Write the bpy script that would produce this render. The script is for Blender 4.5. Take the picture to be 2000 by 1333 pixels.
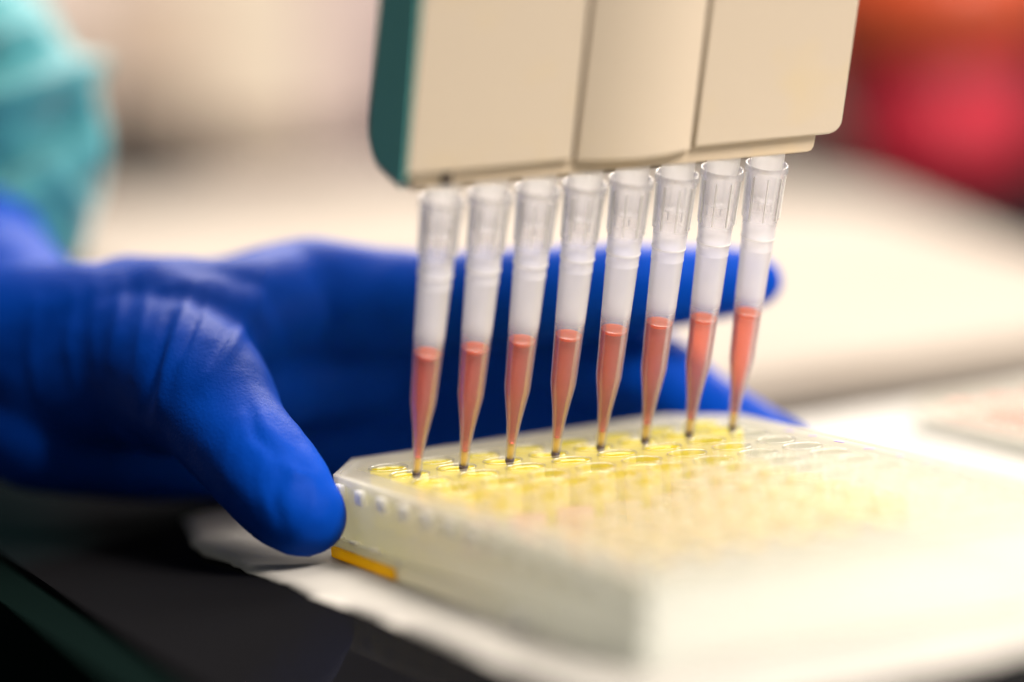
import bpy, bmesh, math, random
from mathutils import Vector, Matrix, Euler, noise
random.seed(7)
scene = bpy.context.scene
for o in list(bpy.data.objects): bpy.data.objects.remove(o)
COL = scene.collection
MM = 0.001
# ------------------------------------------------------------------ camera
# plate coordinates in millimetres: x along a row of eight wells, y away from the lens, z up; plate deck at z = 0
ZB = 15.4                                             # height of the deck above the bench
CAM_MM = Vector((-231.6498, -530.6431, 98.4446))
CAM_EUL = Euler((1.4375, 0.0626, -0.4599), 'XYZ')
FPX = 6526.0                                          # focal length in pixels of a 2000 px wide frame
def W(x, y, z): return Vector((x*MM, y*MM, (z+ZB)*MM))
cam_d = bpy.data.cameras.new('camera'); cam = bpy.data.objects.new('camera', cam_d); COL.objects.link(cam)
cam.location = W(*CAM_MM); cam.rotation_euler = CAM_EUL
cam_d.sensor_width = 36; cam_d.lens = FPX/2000*36; cam_d.clip_start = 0.01; cam_d.clip_end = 50
cam_d.dof.use_dof = True; cam_d.dof.aperture_fstop = 3.1; cam_d.dof.focus_distance = 0.5835
scene.camera = cam
CR = CAM_EUL.to_matrix()
FWD = -(CR @ Vector((0, 0, 1)))
D0 = 577.28                                           # depth of the first tip
def at(px, py, rel):
    "a point (plate mm) seen at pixel px,py, rel millimetres beyond the first tip"
    return CAM_MM + (CR @ Vector(((px-1000)/FPX, -(py-666.5)/FPX, -1)))*(D0+rel)
def pix(v):
    q = CR.transposed() @ (v-CAM_MM)
    return 1000+FPX*q.x/-q.z, 666.5-FPX*q.y/-q.z
def on_z(px, py, z):
    d = CR @ Vector(((px-1000)/FPX, -(py-666.5)/FPX, -1)); return CAM_MM + d*((z-CAM_MM.z)/d.z)
# ------------------------------------------------------------------ light
world = bpy.data.worlds.new('World'); scene.world = world; world.use_nodes = True
bg = world.node_tree.nodes['Background']; bg.inputs[0].default_value = (.95, .97, .93, 1); bg.inputs[1].default_value = .085
def lamp(name, loc, target, sx, sy, power, col):
    l = bpy.data.lights.new(name, 'AREA'); l.shape = 'RECTANGLE'; l.size = sx; l.size_y = sy; l.energy = power; l.color = col
    o = bpy.data.objects.new(name, l); COL.objects.link(o); o.location = loc
    o.rotation_euler = (Vector(target)-Vector(loc)).to_track_quat('-Z', 'Y').to_euler()
lamp('ceiling_lamp', (.30, .18, 1.25), (.12, .12, 0), 1.2, .9, 10, (1, .90, .80))
lamp('back_lamp', (.92, 1.32, 1.12), (.03, 0, .03), 1.3, .85, 46, (1, .90, .80))
lamp('window_lamp', (1.3, -.60, .40), (.03, 0, .05), 1.0, .9, 6, (1, .90, .79))  # unseen fill lamp added on the right
lamp('bench_lamp', (.42, -.95, .98), (.03, -.03, .05), .45, .45, 23, (1, .90, .79))  # unseen lamp added high in front to light the pipette face
scene.view_settings.view_transform = 'Standard'; scene.view_settings.look = 'None'
scene.view_settings.exposure = .72; scene.view_settings.gamma = 1
scene.render.engine = 'CYCLES'
cy = scene.cycles
cy.use_denoising = True; cy.max_bounces = 14; cy.transparent_max_bounces = 96; cy.transmission_bounces = 12
cy.caustics_reflective = False; cy.caustics_refractive = False; cy.sample_clamp_indirect = 4
try: cy.denoiser = 'OPENIMAGEDENOISE'
except Exception: pass
# ------------------------------------------------------------------ materials
def new_mat(name):
    m = bpy.data.materials.new(name); m.use_nodes = True; nt = m.node_tree
    for n in list(nt.nodes): nt.nodes.remove(n)
    out = nt.nodes.new('ShaderNodeOutputMaterial')
    return m, nt, out
def N(nt, t, **kw):
    n = nt.nodes.new(t)
    for k, v in kw.items():
        if k in n.inputs: n.inputs[k].default_value = v
        else: setattr(n, k, v)
    return n
def noise_node(nt, scale, detail=3, rough=.5):
    tc = N(nt, 'ShaderNodeTexCoord'); n = N(nt, 'ShaderNodeTexNoise', Scale=scale, Detail=detail, Roughness=rough)
    nt.links.new(tc.outputs['Object'], n.inputs['Vector']); return n
def c4(c): return (c[0], c[1], c[2], 1)
def plastic(name, col, col2=None, rough=.45, nscale=60, bump=0, bscale=900, spec=.5, lo=.45, hi=.7, sheen=0, subsurf=0):
    m, nt, out = new_mat(name); b = N(nt, 'ShaderNodeBsdfPrincipled'); L = nt.links.new
    b.inputs['Base Color'].default_value = c4(col); b.inputs['Roughness'].default_value = rough
    b.inputs['Specular IOR Level'].default_value = spec
    if sheen: b.inputs['Sheen Weight'].default_value = sheen
    if subsurf:
        b.inputs['Subsurface Weight'].default_value = subsurf; b.inputs['Subsurface Radius'].default_value = (.002, .002, .002); b.inputs['Subsurface Scale'].default_value = 1
    if col2:
        n = noise_node(nt, nscale); r = N(nt, 'ShaderNodeValToRGB'); L(n.outputs['Fac'], r.inputs['Fac'])
        r.color_ramp.elements[0].position = lo; r.color_ramp.elements[1].position = hi
        r.color_ramp.elements[0].color = c4(col); r.color_ramp.elements[1].color = c4(col2); L(r.outputs['Color'], b.inputs['Base Color'])
    if bump:
        n = noise_node(nt, bscale, 2); bp = N(nt, 'ShaderNodeBump', Strength=bump, Distance=.0003)
        L(n.outputs['Fac'], bp.inputs['Height']); L(bp.outputs['Normal'], b.inputs['Normal'])
    L(b.outputs[0], out.inputs[0]); return m
def thin(name, tint, haze_col, haze, spec=1.0, rough=.05, translucent=.5, ior=1.45, bump=0):
    "thin translucent plastic or liquid: clear part, scattering part and a Fresnel gloss"
    m, nt, out = new_mat(name); L = nt.links.new
    tr = N(nt, 'ShaderNodeBsdfTransparent'); tr.inputs[0].default_value = c4(tint)
    di = N(nt, 'ShaderNodeBsdfDiffuse'); di.inputs[0].default_value = c4(haze_col)
    tl = N(nt, 'ShaderNodeBsdfTranslucent'); tl.inputs[0].default_value = c4(haze_col)
    m1 = N(nt, 'ShaderNodeMixShader'); m1.inputs[0].default_value = translucent; L(di.outputs[0], m1.inputs[1]); L(tl.outputs[0], m1.inputs[2])
    m2 = N(nt, 'ShaderNodeMixShader')
    if isinstance(haze, tuple):                                      # wetted wall below, dry frosted wall above
        tc = N(nt, 'ShaderNodeTexCoord'); sp = N(nt, 'ShaderNodeSeparateXYZ'); mr = N(nt, 'ShaderNodeMapRange'); mr.interpolation_type = 'SMOOTHSTEP'
        L(tc.outputs['Object'], sp.inputs[0]); L(sp.outputs['Z'], mr.inputs['Value'])
        for k, v in zip(('From Min', 'From Max', 'To Min', 'To Max'), (haze[0]*MM, haze[1]*MM, haze[2], haze[3])): mr.inputs[k].default_value = v
        if len(haze) > 4:                                            # less haze in the collar, offsetting its grey shade
            m_ = N(nt, 'ShaderNodeMapRange'); m_.interpolation_type = 'SMOOTHSTEP'; L(sp.outputs['Z'], m_.inputs['Value'])
            for k, v in zip(('From Min', 'From Max', 'To Min', 'To Max'), (haze[4]*MM, haze[5]*MM, 1, haze[6])): m_.inputs[k].default_value = v
            mu_ = N(nt, 'ShaderNodeMath', operation='MULTIPLY'); L(mr.outputs[0], mu_.inputs[0]); L(m_.outputs[0], mu_.inputs[1]); L(mu_.outputs[0], m2.inputs[0])
        else: L(mr.outputs[0], m2.inputs[0])
    else: m2.inputs[0].default_value = haze
    L(tr.outputs[0], m2.inputs[1]); L(m1.outputs[0], m2.inputs[2])
    gl = N(nt, 'ShaderNodeBsdfGlossy'); gl.inputs['Roughness'].default_value = rough
    fr = N(nt, 'ShaderNodeFresnel', IOR=ior); mu = N(nt, 'ShaderNodeMath', operation='MULTIPLY'); mu.inputs[1].default_value = spec
    if bump:
        n = noise_node(nt, 700, 2); bp = N(nt, 'ShaderNodeBump', Strength=bump, Distance=.0002); L(n.outputs['Fac'], bp.inputs['Height']); L(bp.outputs['Normal'], gl.inputs['Normal'])
    L(fr.outputs[0], mu.inputs[0])
    m3 = N(nt, 'ShaderNodeMixShader'); L(mu.outputs[0], m3.inputs[0]); L(m2.outputs[0], m3.inputs[1]); L(gl.outputs[0], m3.inputs[2])
    L(m3.outputs[0], out.inputs[0]); return m
M = {}
M['bench'] = thin('black_bench_resin', (.004, .004, .005), (.006, .006, .007), 1.0, spec=.05, rough=.03, translucent=0)
M['edge'] = plastic('bench_edge_trim', (.0025, .006, .0055), rough=.7, spec=.0)
M['pad'] = plastic('absorbent_paper', (.45, .435, .41), (.41, .40, .38), rough=.9, nscale=90, bump=.25, bscale=1500, spec=.08)
M['beige'] = plastic('beige_plastic', (.545, .465, .37), (.60, .47, .25), rough=.45, nscale=38, bump=.10, bscale=2500, lo=.58, hi=.9)
M['beige_bar'] = plastic('beige_plastic_bar', (.57, .47, .355), (.69, .52, .30), rough=.42, nscale=70, bump=.10, bscale=2500, lo=.5, hi=.8)
M['teal_side'] = plastic('teal_plastic', (.17, .58, .56), rough=.6, spec=.1)
M['slot'] = plastic('dark_slot', (.03, .02, .02), rough=.6)
M['nozzle'] = thin('white_nozzle', (1, 1, 1), (1.0, .985, .97), .36, spec=.25, rough=.3, translucent=.55)
M['tip'] = thin('frosted_polypropylene', (.98, .98, 1.0), (.96, .95, .98), (24.6, 28.0, .09, .42, 37.5, 43.5, .5), spec=.45, rough=.25, translucent=.5, bump=.1)
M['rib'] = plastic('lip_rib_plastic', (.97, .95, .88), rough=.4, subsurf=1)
M['ring'] = thin('tip_mould_line', (1, 1, 1), (1, .99, .97), .55, spec=.3, rough=.3, translucent=.4)
M['pink'] = thin('pink_reagent', (.92, .47, .39), (.90, .20, .14), (9.0, 16.0, .08, .17), spec=.5, rough=.08, translucent=.6)
M['surface'] = thin('pink_reagent_surface', (1, .5, .35), (1.0, .20, .04), .95, spec=.4, rough=.1, translucent=.5)  # light caught at the liquid surface is put into this orange
M['amber'] = thin('amber_sample', (1, .88, .45), (1.0, .70, .12), .5, spec=.6, rough=.08, translucent=.5)
M['dark_end'] = thin('dark_tip_end', (.42, .33, .45), (.10, .05, .14), .5, spec=.8, rough=.1)
M['clear'] = thin('clear_polystyrene', (.985, .985, .97), (.97, .95, .88), .045, spec=.07, rough=.3)
M['deck'] = thin('clear_deck', (.98, .98, .95), (.97, .94, .87), .22, spec=.10, rough=.15)
M['skirt'] = thin('frosted_skirt', (.965, .975, .955), (.87, .89, .86), .62, spec=.3, rough=.3, translucent=.45)
M['yellow'] = thin('yellow_sample', (1, .95, .22), (1.0, .91, .03), .34, spec=.12, rough=.06, translucent=.6)
M['paleyellow'] = thin('pale_sample', (1, .95, .70), (.98, .88, .62), .25, spec=.1, rough=.06, translucent=.6)
M['rosy'] = thin('rosy_sample', (1, .86, .76), (.98, .74, .62), .3, spec=.1, rough=.06, translucent=.6)
M['red_sample'] = thin('rust_sample', (.9, .5, .4), (.62, .20, .13), .8, spec=.4, rough=.1, translucent=.4)
M['groove'] = plastic('groove_shadow_gap', (.10, .07, .05), rough=.7)
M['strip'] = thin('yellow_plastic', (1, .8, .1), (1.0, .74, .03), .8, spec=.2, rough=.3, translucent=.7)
M['tab'] = plastic('white_plastic', (.88, .85, .74), rough=.5)
M['ink'] = plastic('purple_ink', (.13, .05, .45), rough=.5)
M['glove'] = plastic('blue_nitrile', (.0006, .040, .32), (.0008, .046, .36), rough=.5, nscale=70, bump=.3, bscale=1600, spec=.03)
M['gown'] = plastic('teal_cloth', (.022, .19, .23), (.03, .24, .28), rough=.75, nscale=40, bump=.3, bscale=900, sheen=.3)
M['wall'] = plastic('beige_wall', (.66, .56, .51), (.60, .50, .46), rough=.9, nscale=3)
M['tray'] = plastic('white_tray', (.315, .28, .245), (.285, .25, .215), rough=.8, nscale=8, spec=.08)
M['red'] = plastic('red_plastic', (.56, .011, .04), rough=.5)
M['orange_red'] = plastic('orange_red_plastic', (.55, .07, .018), rough=.4)
M['dark_red'] = plastic('dark_red_plastic', (.10, .006, .006), rough=.5)
M['black'] = plastic('black_plastic', (.025, .02, .018), rough=.5)
M['cream'] = plastic('cream_carton', (.76, .67, .55), rough=.8)
M['tan'] = plastic('tan_carton', (.58, .46, .37), rough=.8)
M['lilac'] = plastic('lilac_carton', (.58, .46, .47), rough=.8)
M['brown'] = plastic('brown_carton', (.20, .12, .10), rough=.8)
# ------------------------------------------------------------------ helpers
def link(name, me, mat, parent=None, smooth=False):
    o = bpy.data.objects.new(name, me); COL.objects.link(o)
    if mat and not me.materials: me.materials.append(mat)
    if smooth:
        for p in me.polygons: p.use_smooth = True
    if parent: o.parent = parent
    return o
def finish(bm, name, mat, parent=None, smooth=False, normals=True):
    if normals: bmesh.ops.recalc_face_normals(bm, faces=bm.faces)
    me = bpy.data.meshes.new(name); bm.to_mesh(me); bm.free()
    return link(name, me, mat, parent, smooth)
def thing(name, label, cat, loc=(0, 0, 0), group=None):
    o = bpy.data.objects.new(name, None); COL.objects.link(o); o.location = loc; o.empty_display_size = .01
    return tag(o, label, cat, group)
def tag(o, label, cat, group=None):
    o['label'] = label; o['category'] = cat
    if group: o['group'] = group
    return o
def structure(o): o['kind'] = 'structure'; return o
def box_bm(x0, x1, y0, y1, z0, z1, bev=0, seg=2, bm=None):
    bm = bm or bmesh.new()
    r = bmesh.ops.create_cube(bm, size=1); vs = r['verts']
    for v in vs: v.co = Vector((x0+(v.co.x+.5)*(x1-x0), y0+(v.co.y+.5)*(y1-y0), z0+(v.co.z+.5)*(z1-z0)))
    if bev:
        es = {e for v in vs for e in v.link_edges}
        bmesh.ops.bevel(bm, geom=list(es), offset=bev, segments=seg, profile=.5, affect='EDGES')
    return bm
def lathe_bm(profile, seg, close=False, bm=None):
    "revolve (r, z) points around z; r = 0 collapses to a pole"
    bm = bm or bmesh.new(); rings = []
    for r, z in profile:
        if r <= 1e-9: rings.append([bm.verts.new((0, 0, z))])
        else: rings.append([bm.verts.new((r*math.cos(2*math.pi*k/seg), r*math.sin(2*math.pi*k/seg), z)) for k in range(seg)])
    pairs = list(zip(rings, rings[1:]))
    if close: pairs.append((rings[-1], rings[0]))
    for a, b in pairs:
        for k in range(seg):
            k2 = (k+1) % seg
            if len(a) == 1 and len(b) == 1: continue
            if len(a) == 1: bm.faces.new((a[0], b[k2], b[k]))
            elif len(b) == 1: bm.faces.new((a[k], a[k2], b[0]))
            else: bm.faces.new((a[k], a[k2], b[k2], b[k]))
    return bm
def prism_bm(poly, axis_pts, bm=None):
    "extrude a polygon (list of Vectors) by a vector"
    bm = bm or bmesh.new(); a = [bm.verts.new(p) for p in poly]; b = [bm.verts.new(p+axis_pts) for p in poly]
    bm.faces.new(a); bm.faces.new(b[::-1]); n = len(a)
    for i in range(n): bm.faces.new((a[i], b[i], b[(i+1) % n], a[(i+1) % n]))
    return bm
def mmscale(bm):
    bmesh.ops.scale(bm, vec=(MM, MM, MM), verts=bm.verts); return bm
def smoothstep(a, b, x):
    t = max(0, min(1, (x-a)/(b-a))); return t*t*(3-2*t)
# ------------------------------------------------------------------ setting: bench, wall
e0, e1 = on_z(-40, 1130, -ZB), on_z(330, 1400, -ZB)          # the bench ends along this line on the near left
ed = (e1-e0).normalized(); side = Vector((-ed.y, ed.x, 0))
if side.dot(Vector((1, 1, 0))) < 0: side = -side
def bench_poly(off):
    a = e0-ed*1100+side*off; b = e1+ed*500+side*off
    return [a, b, Vector((900, b.y, 0)), Vector((1500, 400, 0)), Vector((1500, 1750, 0)), Vector((-1300, 1750, 0)), Vector((a.x-600, 1750, 0))]
bm = prism_bm([Vector((p.x, p.y, -ZB-30)) for p in bench_poly(9)], Vector((0, 0, 30)))
bench = structure(finish(mmscale(bm), 'bench_top', M['bench'])); bench.location.z = ZB*MM
a, b = e0-ed*1100, e1+ed*500
bm = prism_bm([Vector((p.x, p.y, -ZB-30)) for p in (a, b, b+side*9, a+side*9)], Vector((0, 0, 28.6)))
bt = structure(finish(mmscale(bm), 'bench_edge', M['edge'])); bt.location.z = ZB*MM
bm = box_bm(-4, 5, -3, 1.7, -.92, -.9); structure(finish(bm, 'floor', M['slot']))
bm = box_bm(-1.6, 3.2, 1.80, 1.86, -.9, .2); structure(finish(bm, 'wall', M['wall']))
# ------------------------------------------------------------------ absorbent pad
def pad_mesh():
    edge = [(-17, 60), (-21, 46), (-25.5, 33), (-27.3, 22), (-26.2, 12), (-26.8, 0), (-25.4, -12), (-26, -24), (-24.6, -40), (-24.2, -58), (-24, -80), (-23.8, -103), (-23.6, -122), (-22, -134), (-14, -138.5)]
    front = [(14, -138), (40, -135.5), (80, -137), (130, -135), (180, -136), (235, -134)]
    right = [(238, -90), (240, 0), (239, 70)]
    back = [(180, 71), (120, 69), (60, 68), (20, 65)]
    pts = []
    ring = edge+front+right+back
    for i, p in enumerate(ring):
        q = ring[(i+1) % len(ring)]; n = max(1, int(math.dist(p, q)/2.2))
        for k in range(n):
            t = k/n; x = p[0]+(q[0]-p[0])*t; y = p[1]+(q[1]-p[1])*t
            j = noise.noise(Vector((x*.35, y*.35, 3)))*.55+noise.noise(Vector((x*1.1, y*1.1, 9)))*.25
            pts.append((x+j, y+j*.6))
    cx, cy_ = 100, -45; bm = bmesh.new(); rows = []
    for f, up in ((1.0, 0), (.985, 1), (.93, 1), (.85, 1), (.6, 1), (.3, 1)):
        row = []
        for x, y in pts:
            X = cx+(x-cx)*f; Y = cy_+(y-cy_)*f
            w = .30*noise.noise(Vector((x*.12, y*.05, f*3)))*smoothstep(.55, .95, f)
            lift = .9*math.exp(-((y-22)/16)**2)*smoothstep(-6, -24, x)*smoothstep(.8, 1, f)   # a curled corner
            fold = .28*math.exp(-((X+17.2+.02*Y)/.7)**2)
            row.append(bm.verts.new((X, Y, -ZB+(.12 if not up else .78)+max(w, -.1)+lift+fold)))
        rows.append(row)
    n = len(pts)
    for a, b in zip(rows, rows[1:]):
        for i in range(n): bm.faces.new((a[i], a[(i+1) % n], b[(i+1) % n], b[i]))
    c = bm.verts.new((cx, cy_, -ZB+.78))
    for i in range(n): bm.faces.new((rows[-1][i], rows[-1][(i+1) % n], c))
    low = [bm.verts.new((v.co.x, v.co.y, -ZB+.05)) for v in rows[0]]
    for i in range(n): bm.faces.new((rows[0][(i+1) % n], rows[0][i], low[i], low[(i+1) % n]))
    bm.faces.new(low[::-1])
    return bm
pad = finish(mmscale(pad_mesh()), 'absorbent_pad', M['pad'], smooth=True); pad.location.z = ZB*MM
tag(pad, 'white absorbent paper pad with a ragged edge lying on the black bench', 'paper pad')
# ------------------------------------------------------------------ well plates
XL, XR, YB, YF, CH = -10.3, 73.0, 13.3, -112.4, 0
OUT = [(-10.3, .5), (-1.2, 13.3), (62.5, 13.3), (73.0, 1.5), (73.0, -112.4), (-10.3, -112.4)]
def offset_poly(poly, d):
    "shift each edge inward by d (clockwise outline)"
    n = len(poly); res = []
    for i in range(n):
        p0, p1, p2 = Vector(poly[i-1]), Vector(poly[i]), Vector(poly[(i+1) % n])
        d1, d2 = (p1-p0).normalized(), (p2-p1).normalized()
        n1, n2 = Vector((d1.y, -d1.x)), Vector((d2.y, -d2.x))
        bis = (n1+n2).normalized(); res.append(p1+bis*d/max(.3, bis.dot(n1)))
    return res
def make_deck():
    bm = bmesh.new(); SEG = 24; r = 3.5
    for i in range(8):
        for j in range(12):
            x, y = 9*i, -9*j; inner, outer = [], []
            for k in range(SEG):
                a = 2*math.pi*(k+.5)/SEG; c, s = math.cos(a), math.sin(a); q = 4.5/max(abs(c), abs(s))
                inner.append(bm.verts.new((x+r*c, y+r*s, -.15))); outer.append(bm.verts.new((x+q*c, y+q*s, -.15)))
            cor = {}
            for k in range(SEG):
                k2 = (k+1) % SEG; bm.faces.new((inner[k], outer[k], outer[k2], inner[k2]))
                a, b = outer[k].co, outer[k2].co
                if abs(abs(a.x-x)-4.5) < 1e-4 and abs(abs(b.y-y)-4.5) < 1e-4 or abs(abs(a.y-y)-4.5) < 1e-4 and abs(abs(b.x-x)-4.5) < 1e-4:
                    if abs(a.x-b.x) > 1e-4 and abs(a.y-b.y) > 1e-4:
                        cx = x+math.copysign(4.5, a.x-x+b.x-x); cyy = y+math.copysign(4.5, a.y-y+b.y-y)
                        bm.faces.new((outer[k], bm.verts.new((cx, cyy, -.15)), outer[k2]))
    def V(p, z): return bm.verts.new((p[0], p[1], z))
    I = [(-4.5, 4.5), (67.5, 4.5), (67.5, -103.5), (-4.5, -103.5)]
    o = OUT
    for poly in ([I[0], o[0], o[1]], [I[0], o[1], o[2], I[1]], [I[1], o[2], o[3]], [I[1], o[3], o[4], I[2]], [I[2], o[4], o[5], I[3]], [I[3], o[5], o[0], I[0]]):
        bm.faces.new([V(p, -.15) for p in poly])
    n = len(o); lo = offset_poly(o, .1); inn = offset_poly(o, .9)
    for i in range(n):                                              # raised lip round the deck
        k = (i+1) % n
        for A, za, B, zb in ((o, .12, lo, -1.45), (o, .12, inn, .12), (inn, .12, inn, -.15), (lo, -1.45, inn, -1.45)):
            bm.faces.new((V(A[i], za), V(A[k], za), V(B[k], zb), V(B[i], zb)))
    bmesh.ops.remove_doubles(bm, verts=bm.verts, dist=1e-3)
    return mmscale(bm)
def wall_ring(top, z0, bot, z1, t):
    bm = bmesh.new(); n = len(top); ti, bi = offset_poly([tuple(p) for p in top], t), offset_poly([tuple(p) for p in bot], t)
    rows = [[bm.verts.new((p[0], p[1], z)) for p in P] for P, z in ((top, z0), (bot, z1), (bi, z1), (ti, z0))]
    for a, b in zip(rows, rows[1:]+rows[:1]):
        for i in range(n): bm.faces.new((a[i], a[(i+1) % n], b[(i+1) % n], b[i]))
    return mmscale(bm)
DECK = bpy.data.meshes.new('deck'); bmm = make_deck(); bmm.to_mesh(DECK); bmm.free(); DECK.materials.append(M['deck'])
M['lip'] = thin('plate_lip', (.98, .98, .95), (.97, .94, .86), .42, spec=.3, rough=.15)
DECK.materials.append(M['lip'])
for p in DECK.polygons:
    c = p.center/MM
    if not (-4.6 < c.x < 67.6 and -103.6 < c.y < 4.6): p.material_index = 1

def mesh_of(bm, name, mat, smooth=True):
    bmesh.ops.recalc_face_normals(bm, faces=bm.faces)
    me = bpy.data.meshes.new(name); bm.to_mesh(me); bm.free(); me.materials.append(mat)
    if smooth:
        for p in me.polygons: p.use_smooth = True
    return me
WELL = mesh_of(mmscale(lathe_bm([(3.54, -1.0), (3.57, .06), (3.52, .13), (3.42, .13), (3.36, .06), (3.2, -10.6), (0, -10.6)], 28)), 'well', M['clear'])
M['rim'] = thin('well_rim', (1, 1, 1), (1, .98, .90), .28, spec=.5, rough=.12)
WELL.materials.append(M['rim'])
for p in WELL.polygons:
    if p.center.z > .07*MM: p.material_index = 1

def fill_mesh(name, z_top, mat):
    r = 3.28
    return mesh_of(mmscale(lathe_bm([(0, z_top-.55), (r*.6, z_top-.42), (r*.88, z_top-.15), (r*.985, z_top+.2), (3.1, -10.4), (0, -10.4)], 24)), name, mat)
FILL = {'yellow': fill_mesh('yellow_liquid', -.5, M['yellow']), 'half': fill_mesh('yellow_liquid', -1.4, M['yellow']),
        'pale': fill_mesh('pale_liquid', -5.4, M['paleyellow']), 'rosy': fill_mesh('rosy_liquid', -5.0, M['rosy']), 'red': fill_mesh('rust_liquid', -1.6, M['red_sample'])}
SK_T = offset_poly(OUT, .75); SK_B = offset_poly(OUT, .35)
SKIRT = mesh_of(wall_ring(SK_T, -.5, SK_B, -11.0, .8), 'skirt', M['skirt'], False)
RIB = mesh_of(mmscale(box_bm(-.6, .5, -1.3, 1.3, -3.7, -1.2, .08, 2)), 'lip_rib', M['rib'], False)
def plate(name, label, loc, rotz, fills, ribs=True):
    root = thing(name, label, 'well plate', loc); root.rotation_euler.z = rotz
    link('deck', DECK, None, root); link('skirt', SKIRT, None, root)
    for i in range(8):
        for j in range(12):
            w = link('well', WELL, None, root); w.location = (9*i*MM, -9*j*MM, 0)
            f = fills(i, j)
            if f: link(FILL[f].name.split('.')[0], FILL[f], None, w)
    if ribs:
        for j in range(12):
            o = link('lip_rib', RIB, None, root); o.location = ((XL-.2)*MM, (-2.5-9*j)*MM, 0)
    return root
def main_fill(i, j):
    if j == 2 and i >= 6: return 'pale'
    if j <= 2: return 'yellow'
    if j == 3: return 'half' if i < 5 else 'pale'
    if j == 4: return 'rosy' if i < 3 else 'pale'
    return 'pale' if j < 8 else None
main = plate('well_plate', 'clear well plate with yellow samples under the pipette tips, its corner against the thumb', W(0, 0, 0), 0, main_fill)
# base flange: raised over yellow light painted as a strip at the back, down to the pad further along
FO = offset_poly(OUT, -.9); FI = offset_poly(OUT, .2)
def seg_poly(y0, y1): return [Vector((-11.2, y0, 0)), Vector((-11.2, y1, 0)), Vector((-9.4, y1, 0)), Vector((-9.4, y0, 0))]
def part_prism(name, poly, z0, z1, mat, parent):
    return finish(mmscale(prism_bm([Vector((p[0], p[1], z0)) for p in poly], Vector((0, 0, z1-z0)))), name, mat, parent)
part_prism('base_flange', [FO[0], FO[1], FI[1], FI[0]], -14.2, -10.9, M['skirt'], main)
part_prism('base_flange', [FO[1], FO[2], FI[2], FI[1]], -14.2, -10.9, M['skirt'], main)
part_prism('base_flange', [FO[2], FO[3], FI[3], FI[2]], -14.2, -10.9, M['skirt'], main)
part_prism('base_flange', [FO[3], FO[4], FI[4], FI[3]], -14.2, -10.9, M['skirt'], main)
part_prism('base_flange', [FO[4], FO[5], FI[5], FI[4]], -14.2, -10.9, M['skirt'], main)
part_prism('base_flange', [(-11.2, -.2), (-10.1, -.2), (-10.1, -26), (-11.2, -26)], -12.4, -10.9, M['skirt'], main)
part_prism('base_flange', [(-11.35, -26.1), (-10.1, -26.1), (-10.1, -112.6), (-11.35, -112.6)], -14.3, -10.9, M['skirt'], main)
part_prism('yellow_base_strip', [(-11.7, .5), (-10.6, .5), (-10.6, -26), (-11.7, -26)], -14.3, -12.5, M['strip'], main)  # yellow light showing through the base gap, painted as a solid strip
for y in (-1.5, -8, -17): finish(mmscale(box_bm(-11.3, -10.3, y-1.4, y+1.4, -10.9, -10.5, .1)), 'mould_mark', M['tab'], main)
finish(mmscale(box_bm(-13.0, -11.3, -78.5, -73.5, -13.2, -11.4, .3)), 'moulded_tab', M['rib'], main)  # pale tab added in place of a blurred highlight
for j, l in ((2, 1.9), (3, 1.5), (4, 2.4), (5, 2.0), (6, 1.6), (7, 1.9), (8, 1.5)):
    o = finish(mmscale(box_bm(-.25, .25, -l/2, l/2, 0, .05)), 'ink_mark', M['ink'], main)  # short purple dashes along the right border
    o.location = (70.3*MM, (-9*j-1+.8*math.sin(j*5))*MM, -.1*MM); o.rotation_euler.z = .5*math.sin(j*3)+.4
# ------------------------------------------------------------------ pipette
UX = Vector((1, 0, 0)); DAX = Vector((.0287, -.2927, .0)); DAX.z = math.sqrt(1-DAX.x**2-DAX.y**2)
T0 = Vector((.419, -10.646, -.799))
LX = (UX-DAX*UX.dot(DAX)).normalized(); LZ = DAX; LY = LZ.cross(LX)      # local frame: x along the tips, z up the tips, y to the back
PROT = Matrix((LX, LY, LZ)).transposed().to_4x4()
pip = thing('multichannel_pipette', 'beige eight-channel pipette head with a teal side held over the well plate', 'pipette', W(*T0))
pip.rotation_euler = PROT.to_euler()
SH = .0280
def shear(bm):
    for v in bm.verts: v.co.z += SH*v.co.x-.72
    return mmscale(bm)
def profile_body(x0, x1, grow=0, bev=1.2):
    pr = [(-6.6, 150), (-6.6, 60.2), (-5.5, 59.2), (1.5, 59.8), (3.8, 61.3), (5.4, 63.6), (5.8, 66.5), (5.8, 150)]
    pr = [(y+(grow if y > 0 else -grow), z-(grow if z < 100 else 0)) for y, z in pr]
    bm = prism_bm([Vector((x0, y, z)) for y, z in pr], Vector((x1-x0, 0, 0)))
    bmesh.ops.recalc_face_normals(bm, faces=bm.faces)
    bmesh.ops.bevel(bm, geom=[e for e in bm.edges if e.calc_length() < 200], offset=bev, segments=3, profile=.5, affect='EDGES')
    return bm
finish(shear(profile_body(-10.9, 71.6, 0, .4)), 'body', M['beige'], pip)
finish(shear(profile_body(-11.4, -10.95, 1.15, .2)), 'side_cover', M['teal_side'], pip)  # thin sheet gives the left side one even teal colour
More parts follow.
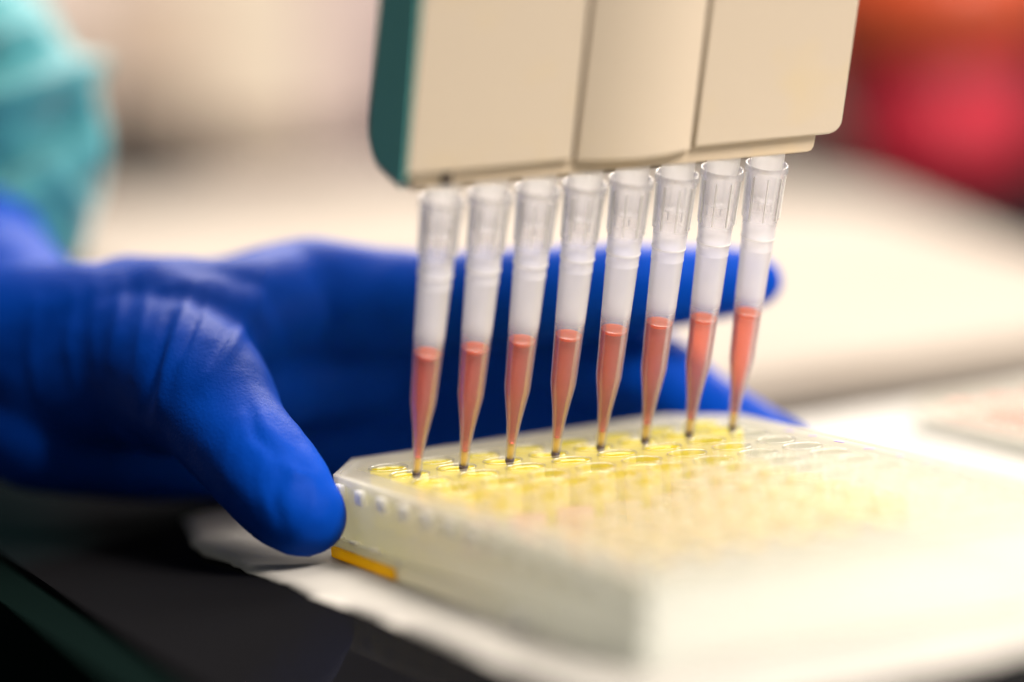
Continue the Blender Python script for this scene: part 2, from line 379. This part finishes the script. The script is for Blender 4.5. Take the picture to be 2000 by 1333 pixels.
def panel(x0, x1, name):
    bm = bmesh.new(); r = 2.2
    pts = [(x0, 150), (x0, 60.3)]
    if name == 'right':
        pts += [(x1-r, 60.3)]+[(x1-r+r*math.sin(t), 60.3+r-r*math.cos(t)) for t in (.3, .65, 1.0, 1.3)]+[(x1, 60.3+r), (x1, 150)]
    else: pts += [(x1, 60.3), (x1, 150)]
    bm = prism_bm([Vector((x, -8.0, z)) for x, z in pts], Vector((0, 1.35, 0)))
    bmesh.ops.recalc_face_normals(bm, faces=bm.faces)
    bmesh.ops.bevel(bm, geom=[e for e in bm.edges if abs(e.verts[0].co.y+8) < 1e-4 and abs(e.verts[1].co.y+8) < 1e-4], offset=.35, segments=3, profile=.5, affect='EDGES')
    return finish(shear(bm), 'front_panel', M['beige'], pip)
for gx in (19.95, 42.5): finish(shear(box_bm(gx-.6, gx+.6, -6.75, -6.55, 60.4, 149)), 'groove', M['groove'], pip)  # dark strips paint the shade between the panels
panel(-10.9, 19.45, 'left'); panel(42.85, 72.0, 'right')
bm = bmesh.new(); NX, NZ = 24, 3; gx0, gx1 = 20.4, 42.15                 # bowed middle panel
rows = []
for z in (60.0, 60.15, 60.6, 150):
    row = []
    for k in range(NX+1):
        t = k/NX; x = gx0+(gx1-gx0)*t; b = 1-(2*t-1)**2
        e = min(1, 6*min(t, 1-t)+.75)
        row.append(bm.verts.new((x, -7.7*1-(1.75*b)*(1 if z > 60.3 else .93 if z > 60.1 else .80)-(.1), z-.35*b)))
    rows.append(row)
for a, b in zip(rows, rows[1:]):
    for k in range(NX): bm.faces.new((a[k], a[k+1], b[k+1], b[k]))
back = [[bm.verts.new((v.co.x, -6.65, v.co.z)) for v in r] for r in (rows[0], rows[-1])]
for k in range(NX): bm.faces.new((rows[0][k], rows[0][k+1], back[0][k+1], back[0][k])); bm.faces.new((rows[-1][k], rows[-1][k+1], back[1][k+1], back[1][k]))
for k in (0, NX): bm.faces.new([r[k] for r in rows]+[back[1][k], back[0][k]])
finish(shear(bm), 'centre_panel', M['beige'], pip, smooth=False)
bm = prism_bm([Vector((x, -6.8, z)) for x, z in [(-9.6, 60.25), (-9.6, 58.0), (-9.0, 57.4), (66.4, 56.75), (67.3, 57.0), (67.7, 57.8), (67.8, 60.25)]], Vector((0, 10.2, 0)))
bmesh.ops.recalc_face_normals(bm, faces=bm.faces)
bmesh.ops.bevel(bm, geom=[e for e in bm.edges if all(v.co.y < -6.7 for v in e.verts)], offset=.3, segments=2, profile=.5, affect='EDGES')
finish(shear(bm), 'nozzle_bar', M['beige_bar'], pip)
finish(shear(box_bm(-3.9, -2.3, -7.3, -6.7, 57.9, 60.2, .1)), 'slot', M['slot'], pip)
NOZ = mesh_of(mmscale(lathe_bm([(0, 45.5), (2.35, 45.5), (2.55, 46), (2.75, 52), (2.9, 53), (2.95, 59), (0, 59)], 24)), 'nozzle', M['nozzle'])
for k in range(8):
    o = link('nozzle', NOZ, None, pip); o.location = (9*k*.9996*MM, 0, 9*k*.0287*MM*.8)
finish(mmscale(lathe_bm([(0, 150), (16, 150), (15.5, 158), (13, 175), (12.5, 260), (15, 275), (15, 292), (0, 296)], 40)), 'handle', M['beige'], pip, smooth=True).location.x = 31*MM
# ------------------------------------------------------------------ tips
OUTER = [(.30, 0), (.62, .55), (.80, 1.0), (.95, 1.9), (.99, 3.0), (.98, 4.2), (1.02, 5.2), (1.12, 6.6), (1.28, 8.3), (1.55, 10.2), (1.86, 12.1), (2.14, 13.9), (2.24, 14.5), (2.29, 14.95),
         (2.55, 24.2), (2.84, 35.9), (2.91, 36.0), (2.91, 36.25), (2.86, 36.35), (2.90, 38.1), (3.01, 38.2), (3.01, 38.5), (2.93, 38.6), (3.10, 41.8), (3.27, 41.9), (3.52, 50.0), (3.80, 50.4), (3.86, 51.0), (3.80, 51.8)]
INNER = [(3.45, 51.8), (3.30, 50.2), (3.0, 45.4), (2.68, 38), (2.34, 24.2), (2.08, 14.9), (1.68, 12.1), (1.10, 8.3), (.80, 5.2), (.74, 3), (.5, 1.2), (.22, 0)]
TIP = mesh_of(mmscale(lathe_bm(OUTER+INNER, 36, close=True)), 'tip_shell', M['tip'])
RINGS = mesh_of(mmscale(lathe_bm([(2.92, 38.12), (3.045, 38.2), (3.045, 38.46), (2.95, 38.56)], 36)), 'mould_ring', M['ring'])
bm = bmesh.new()
for k in range(8):
    s = box_bm(3.12, 3.55, -.11, .11, 42.0, 50.0, .05, 1)
    for v in s.verts:
        v.co.x += (v.co.z-46)*.030; v.co = Matrix.Rotation(k*math.pi/4+.3, 3, 'Z') @ v.co
    me = bpy.data.meshes.new('t'); s.to_mesh(me); s.free(); bm.from_mesh(me); bpy.data.meshes.remove(me)
COLLAR = mesh_of(mmscale(bm), 'collar_ribs', M['ring'], False)
LQ = [(0, 22.95), (1.05, 23.02), (1.8, 23.25), (2.18, 23.6), (2.30, 23.95)]
LB = [(2.29, 23.9), (2.06, 14.9), (1.66, 12.1), (1.08, 8.3), (.78, 5.2), (.74, 4.4), (0, 4.3)]
LIQ = mesh_of(mmscale(lathe_bm(LB, 32)), 'liquid', M['pink'])
MEN = mesh_of(mmscale(lathe_bm(LQ, 32)), 'liquid_surface', M['surface'])
AMB = mesh_of(mmscale(lathe_bm([(0, 4.25), (.66, 4.2), (.66, 3), (.56, 1.5), (0, 1.45)], 20)), 'amber_sample', M['amber'])
END = mesh_of(mmscale(lathe_bm([(0, 1.5), (.70, 1.55), (.84, 1.0), (.66, .5), (.34, -.03), (0, -.05)], 20)), 'dark_end', M['dark_end'])
ORD = ['first', 'second', 'third', 'fourth', 'fifth', 'sixth', 'seventh', 'eighth']
for k in range(8):
    lab = ('frosted pipette tip holding pink liquid, %s from the teal side of the pipette' % ORD[k])
    t = thing('pipette_tip', lab, 'pipette tip', W(*(T0+UX*9*k)), 'tips in a row on the eight-channel pipette')
    t.rotation_euler = pip.rotation_euler
    link('shell', TIP, None, t); link('mould_ring', RINGS, None, t); link('collar_ribs', COLLAR, None, t)
    l = link('liquid', LIQ, None, t); link('liquid_surface', MEN, None, l)
    link('amber_sample', AMB, None, t); link('dark_end', END, None, t)
    sc_ = 1+.012*math.sin(k*2.3); l.scale = (1, 1, 1); l.location.z = .15*math.sin(k*4.1)*MM
    t.rotation_euler.rotate_axis('Z', .35*k)
# ------------------------------------------------------------------ the gloved hand and the sleeve
def catmull(pts, n):
    res = []; P = [pts[0]]+pts+[pts[-1]]
    for i in range(1, len(P)-2):
        for k in range(n):
            t = k/n; a, b, c, d = P[i-1], P[i], P[i+1], P[i+2]
            res.append(tuple(.5*((2*b[q])+(-a[q]+c[q])*t+(2*a[q]-5*b[q]+4*c[q]-d[q])*t*t+(-a[q]+3*b[q]-3*c[q]+d[q])*t**3) for q in range(4)))
    res.append(tuple(pts[-1])); return res
def tube(bm, chain, seg=20, n=5):
    pts = [tuple(at(x, y, d))+(r,) for x, y, d, r in chain]; S = catmull(pts, n)
    P = [Vector(s[:3]) for s in S]; R = [s[3] for s in S]
    tan = [(P[min(i+1, len(P)-1)]-P[max(i-1, 0)]).normalized() for i in range(len(P))]
    up = Vector((0, 0, 1)) if abs(tan[0].z) < .9 else Vector((1, 0, 0)); rings = []
    def ring(c, t, r):
        nonlocal up
        a = (up-t*up.dot(t)).normalized(); b = t.cross(a); up = a
        rings.append([bm.verts.new(c+(a*math.cos(2*math.pi*k/seg)+b*math.sin(2*math.pi*k/seg))*r) for k in range(seg)])
    for q in (80, 60, 40, 20): ring(P[0]-tan[0]*R[0]*math.sin(math.radians(q)), tan[0], R[0]*math.cos(math.radians(q)))
    for p, t, r in zip(P, tan, R): ring(p, t, r)
    for q in (20, 40, 60, 80): ring(P[-1]+tan[-1]*R[-1]*math.sin(math.radians(q)), tan[-1], R[-1]*math.cos(math.radians(q)))
    for a, b in zip(rings, rings[1:]):
        for k in range(seg): bm.faces.new((a[k], a[(k+1) % seg], b[(k+1) % seg], b[k]))
    bm.faces.new(rings[0][::-1]); bm.faces.new(rings[-1])
def remeshed(bm, voxel, smooth):
    bmesh.ops.recalc_face_normals(bm, faces=bm.faces)
    me = bpy.data.meshes.new('tmp'); bm.to_mesh(me); bm.free()
    o = bpy.data.objects.new('tmp', me); COL.objects.link(o)
    r = o.modifiers.new('r', 'REMESH'); r.mode = 'VOXEL'; r.voxel_size = voxel
    s = o.modifiers.new('s', 'SMOOTH'); s.factor = .5; s.iterations = smooth
    dg = bpy.context.evaluated_depsgraph_get(); dg.update()
    res = bpy.data.meshes.new_from_object(o.evaluated_get(dg)); bpy.data.objects.remove(o); bpy.data.meshes.remove(me)
    return res
def seg_dist(px, py, line):
    best = 1e9; bt = 0; n = len(line)-1
    for i in range(n):
        ax, ay = line[i]; bx, by = line[i+1]; dx, dy = bx-ax, by-ay
        t = max(0, min(1, ((px-ax)*dx+(py-ay)*dy)/(dx*dx+dy*dy)))
        d = math.hypot(px-ax-t*dx, py-ay-t*dy)
        if d < best: best = d; bt = (i+t)/n
    return best, bt
HAND = [
    [(-150, 560, 105, 15), (-40, 596, 84, 18.5), (60, 680, 68, 17.5), (250, 672, 62, 15.5), (450, 640, 58, 13.8), (600, 592, 56, 12.6), (720, 592, 57, 10.9), (850, 590, 58, 9.7), (1000, 580, 58, 9.4), (1150, 568, 58, 9.0), (1280, 562, 58, 8.5), (1400, 553, 58, 7.1), (1450, 552, 58, 6.4), (1478, 551, 58, 5.2)],
    [(40, 745, 64, 18), (300, 735, 66, 15), (600, 690, 70, 13), (800, 665, 74, 10.5), (1000, 660, 76, 10), (1180, 700, 72, 9.3), (1290, 745, 69, 9), (1353, 795, 66, 8.3), (1440, 848, 62, 8), (1532, 882, 58, 6.4)],
    [(60, 790, 60, 16), (300, 795, 66, 14), (600, 785, 76, 12.5), (850, 770, 84, 10.5), (1050, 785, 86, 9.8), (1220, 830, 84, 9), (1330, 850, 80, 8)],
    [(80, 830, 54, 13), (300, 850, 62, 13), (600, 865, 76, 11), (850, 852, 86, 9.5), (1020, 858, 88, 8.7), (1150, 862, 90, 7.5)],
    [(120, 725, 54, 16.5), (290, 715, 40, 14.8), (390, 762, 22, 12.8), (455, 850, 11, 10.2), (515, 920, 4, 9.7), (570, 985, 0, 8.9), (592, 1006, -1, 7.8)],
    [(330, 640, 44, 13), (430, 650, 36, 10.5), (520, 640, 48, 8.5), (600, 640, 56, 9)],
    [(250, 630, 52, 13), (390, 615, 44, 11), (470, 600, 42, 9.5), (560, 585, 52, 10.5)],
    [(60, 668, 54, 15.5), (230, 660, 48, 14.2), (370, 650, 43, 12.2), (470, 628, 42, 10.3), (540, 605, 48, 10.3)],
    [(330, 760, 36, 13), (450, 760, 42, 10), (560, 740, 58, 10), (700, 720, 68, 10)],
    [(-40, 596, 84, 18.5), (-30, 500, 112, 14), (0, 420, 130, 8)],
]
bm = bmesh.new()
for ch in HAND: tube(bm, ch)
hand_me = remeshed(bm, 1.0, 20)
RIDGES = [  # (line in picture pixels, half width px, height mm)
    ([(380, 560), (350, 640), (322, 724), (303, 832)], 13, 1.5), ([(410, 570), (375, 680), (345, 750)], 11, 1.1), ([(486, 575), (470, 643), (432, 703), (396, 752)], 15, 1.3),
    ([(146, 580), (133, 670), (146, 751)], 11, 1.0), ([(240, 555), (226, 643), (214, 715)], 11, 1.0), ([(70, 590), (60, 680), (72, 770)], 12, .8), ([(522, 520), (503, 616)], 10, .8),
    ([(290, 560), (275, 650), (262, 740)], 10, .7), ([(190, 560), (180, 640), (186, 720)], 9, .6),
    ([(790, 500), (700, 590), (612, 690)], 22, 1.2), ([(815, 630), (720, 690), (600, 770)], 20, 1.0), ([(700, 720), (600, 800)], 16, .8),
    ([(497, 780), (515, 830), (560, 870)], 9, .4), ([(551, 897), (575, 925), (605, 930)], 8, .6), ([(590, 880), (575, 920), (565, 960)], 8, .4), ([(520, 880), (505, 930), (515, 985)], 8, .35),
    ([(620, 920), (615, 980), (590, 1030)], 8, .5), ([(480, 800), (450, 850), (440, 900)], 9, .3)]
VALLEYS = [([(486, 790), (498, 850), (540, 890)], 9, .5), ([(330, 620), (300, 720), (285, 800)], 12, 1.0), ([(395, 600), (360, 690)], 8, .8), ([(545, 920), (535, 980), (555, 1040)], 9, .3), ([(450, 640), (410, 720)], 9, .7)]
norms = [v.normal.copy() for v in hand_me.vertices]
for v, n in zip(hand_me.vertices, norms):
    if n.dot(FWD) > .1: continue
    px, py = pix(v.co); h = 0
    for line, s, hgt in RIDGES:
        d, t = seg_dist(px, py, line)
        if d < s*3: h += .56*hgt*math.exp(-(d/s)**2)*math.sin(math.pi*min(1, max(0, .12+.76*t)))
    for line, s, hgt in VALLEYS:
        d, t = seg_dist(px, py, line)
        if d < s*3: h -= hgt*math.exp(-(d/s)**2)*math.sin(math.pi*min(1, max(0, .12+.76*t)))
    h += .25*noise.noise(v.co*.12)+.10*noise.noise(v.co*.35)
    v.co += n*h
for v in hand_me.vertices: v.co = W(*v.co)
person = thing('person', 'person in a teal gown whose blue gloved hand steadies the well plate', 'person', W(-45, 90, -ZB))
hand = link('gloved_hand', hand_me, M['glove'], person, smooth=True); hand.matrix_parent_inverse = person.matrix_basis.inverted()
SLEEVE = [(-30, 520, 128, 13), (15, 430, 130, 17), (30, 330, 134, 18.2), (20, 250, 138, 19.2), (-30, 150, 146, 19.5), (-130, 60, 162, 23), (-260, -60, 190, 30)]
bm = bmesh.new(); tube(bm, SLEEVE, 40, 9); sl_me = remeshed(bm, 1.3, 4)
norms = [v.normal.copy() for v in sl_me.vertices]
FOLDS = [([(-40, 215), (80, 180), (165, 140)], 26, 3.2), ([(160, 190), (175, 250), (165, 330)], 18, 2.6), ([(-20, 330), (60, 290), (140, 235)], 34, -3.2), ([(90, 330), (150, 400)], 22, 1.6), ([(-40, 420), (60, 380)], 22, 2.0), ([(0, 90), (60, 70)], 20, 2.0)]
for v, n in zip(sl_me.vertices, norms):
    px, py = pix(v.co); h = 1.2*noise.noise(v.co*.07)+.5*noise.noise(v.co*.2)
    if n.dot(FWD) < .2:
        for line, s, hgt in FOLDS:
            d, t = seg_dist(px, py, line)
            if d < s*3: h += 1.7*hgt*math.exp(-(d/s)**2)
    v.co += n*h
for v in sl_me.vertices: v.co = W(*v.co)
sleeve = link('gown_sleeve', sl_me, M['gown'], person, smooth=True); sleeve.matrix_parent_inverse = person.matrix_basis.inverted()
# the gown's body, far up and to the left behind the sleeve
bm = bmesh.new(); tube(bm, [(-290, 560, 330, 48), (-290, 300, 330, 52), (-320, 0, 330, 54), (-420, -400, 350, 80), (-440, -900, 360, 90)], 36, 6)
g_me = remeshed(bm, 5, 3)
for v in g_me.vertices:
    v.co += v.normal*(4*noise.noise(v.co*.02)+2*noise.noise(v.co*.06)); 
for v in g_me.vertices: v.co = W(*v.co)
gown = link('gown', g_me, M['gown'], person, smooth=True); gown.matrix_parent_inverse = person.matrix_basis.inverted()
# ------------------------------------------------------------------ background things on the bench
def rounded_poly(pts, r, n=6):
    res = []; m = len(pts)
    for i in range(m):
        p0, p1, p2 = Vector(pts[i-1]), Vector(pts[i]), Vector(pts[(i+1) % m])
        a = p1+(p0-p1).normalized()*r; b = p1+(p2-p1).normalized()*r
        for k in range(n+1):
            t = k/n; res.append(a*(1-t)**2+p1*2*t*(1-t)+b*t*t)
    return res
def slab(name, pts, r, z0, z1, mat, bev, parent=None):
    bm = prism_bm([Vector((p.x, p.y, z0)) for p in rounded_poly(pts, r)], Vector((0, 0, z1-z0)))
    bmesh.ops.recalc_face_normals(bm, faces=bm.faces)
    bmesh.ops.bevel(bm, geom=[e for e in bm.edges if all(abs(v.co.z-z1) < 1e-4 for v in e.verts)], offset=bev, segments=5, profile=.5, affect='EDGES')
    o = finish(mmscale(bm), name, mat, parent, smooth=False); return o
tray = thing('white_tray', 'large white tray lying flat on the bench behind the hand', 'tray', W(200, 300, -ZB))
o = slab('tray_body', [(60, 86), (245, 86), (358, 410), (300, 645), (105, 640)], 40, .2, 9.5, M['tray'], 4, tray); o.location = (-.2, -.3, 0)
o = slab('tray_foot', [(66, 92), (240, 92), (350, 408), (294, 638), (112, 633)], 38, .01, .2, M['black'], .01, tray); o.location = (-.2, -.3, 0)
# second plate
far = plate('well_plate', 'well plate filled with rust red samples beside the white tray', on_z(1790, 806, -10.6)*MM+Vector((10.5*MM, 0, ZB*MM)), -.05, lambda i, j: 'red' if j < 9 else None, False)
far.scale.z = .28
finish(wall_ring(offset_poly(OUT, -.9), -10.9, offset_poly(OUT, -.9), -14.25, 1.0), 'base_flange', M['skirt'], far)
# red waste bin
def rel_of(px, py): return (on_z(px, py, -ZB)-CAM_MM).dot(FWD)-D0
c = on_z(1840, 328, -ZB)
binr = thing('waste_bin', 'round red plastic waste bin with an orange red lid on the far bench', 'bin', (c.x*MM, c.y*MM, 0))
finish(mmscale(lathe_bm([(0, .5), (34, .5), (36, 3), (40, 38), (0, 38)], 40)), 'bin_body', M['red'], binr, smooth=True)
finish(mmscale(lathe_bm([(39, 38.1), (43, 39), (44, 50), (37, 51)], 40)), 'bin_collar', M['dark_red'], binr, smooth=True)  # shadow under the lid, painted as a dark red band
finish(mmscale(lathe_bm([(0, 51.2), (48, 51.2), (50, 54), (50, 84), (44, 90), (0, 92)], 40)), 'bin_lid', M['orange_red'], binr, smooth=True)
def carton(name, label, px, py, w, d, h, rz, mat, cat, lidmat=None):
    c = on_z(px, py, -ZB); t = thing(name, label, cat, (c.x*MM, c.y*MM, 0)); t.rotation_euler.z = rz
    finish(mmscale(box_bm(-w/2, w/2, 0, d, .3, h, 1.5)), 'box_body', mat, t)
    finish(mmscale(box_bm(-w/2-.8, w/2+.8, -.8, d+.8, h*.8, h+1.2, 1.2)), 'box_lid', lidmat or mat, t)
    return t
carton('carton', 'cream carton standing on the far bench beside the lilac one', 520, 305, 58, 60, 100, -.42, M['cream'], 'carton')
carton('carton', 'tan carton standing on the far bench nearest the teal sleeve', 300, 322, 50, 50, 90, -.42, M['tan'], 'carton')
carton('carton', 'lilac grey carton standing on the far bench behind the pipette', 700, 290, 40, 50, 105, -.42, M['lilac'], 'carton')
t = thing('dark_rack', 'low dark tube rack in front of the tan carton', 'rack', on_z(330, 342, -ZB)*MM+Vector((0, 0, ZB*MM))); t.rotation_euler.z = -.42
finish(mmscale(box_bm(-26, 16, 0, 18, .3, 33, 2)), 'rack_body', M['black'], t)
finish(mmscale(box_bm(16.2, 75, 2, 16, .3, 14, 2)), 'rack_foot', M['brown'], t)
t = thing('dark_stand', 'dark instrument foot on the far bench left of the red bin', 'stand', on_z(1590, 352, -ZB)*MM+Vector((0, 0, ZB*MM))); t.rotation_euler.z = -.42
finish(mmscale(box_bm(-30, 14, 0, 30, .3, 16, 3)), 'stand_base', M['black'], t)
finish(mmscale(box_bm(-20, 6, 8, 24, 16, 70, 3)), 'stand_column', M['brown'], t)
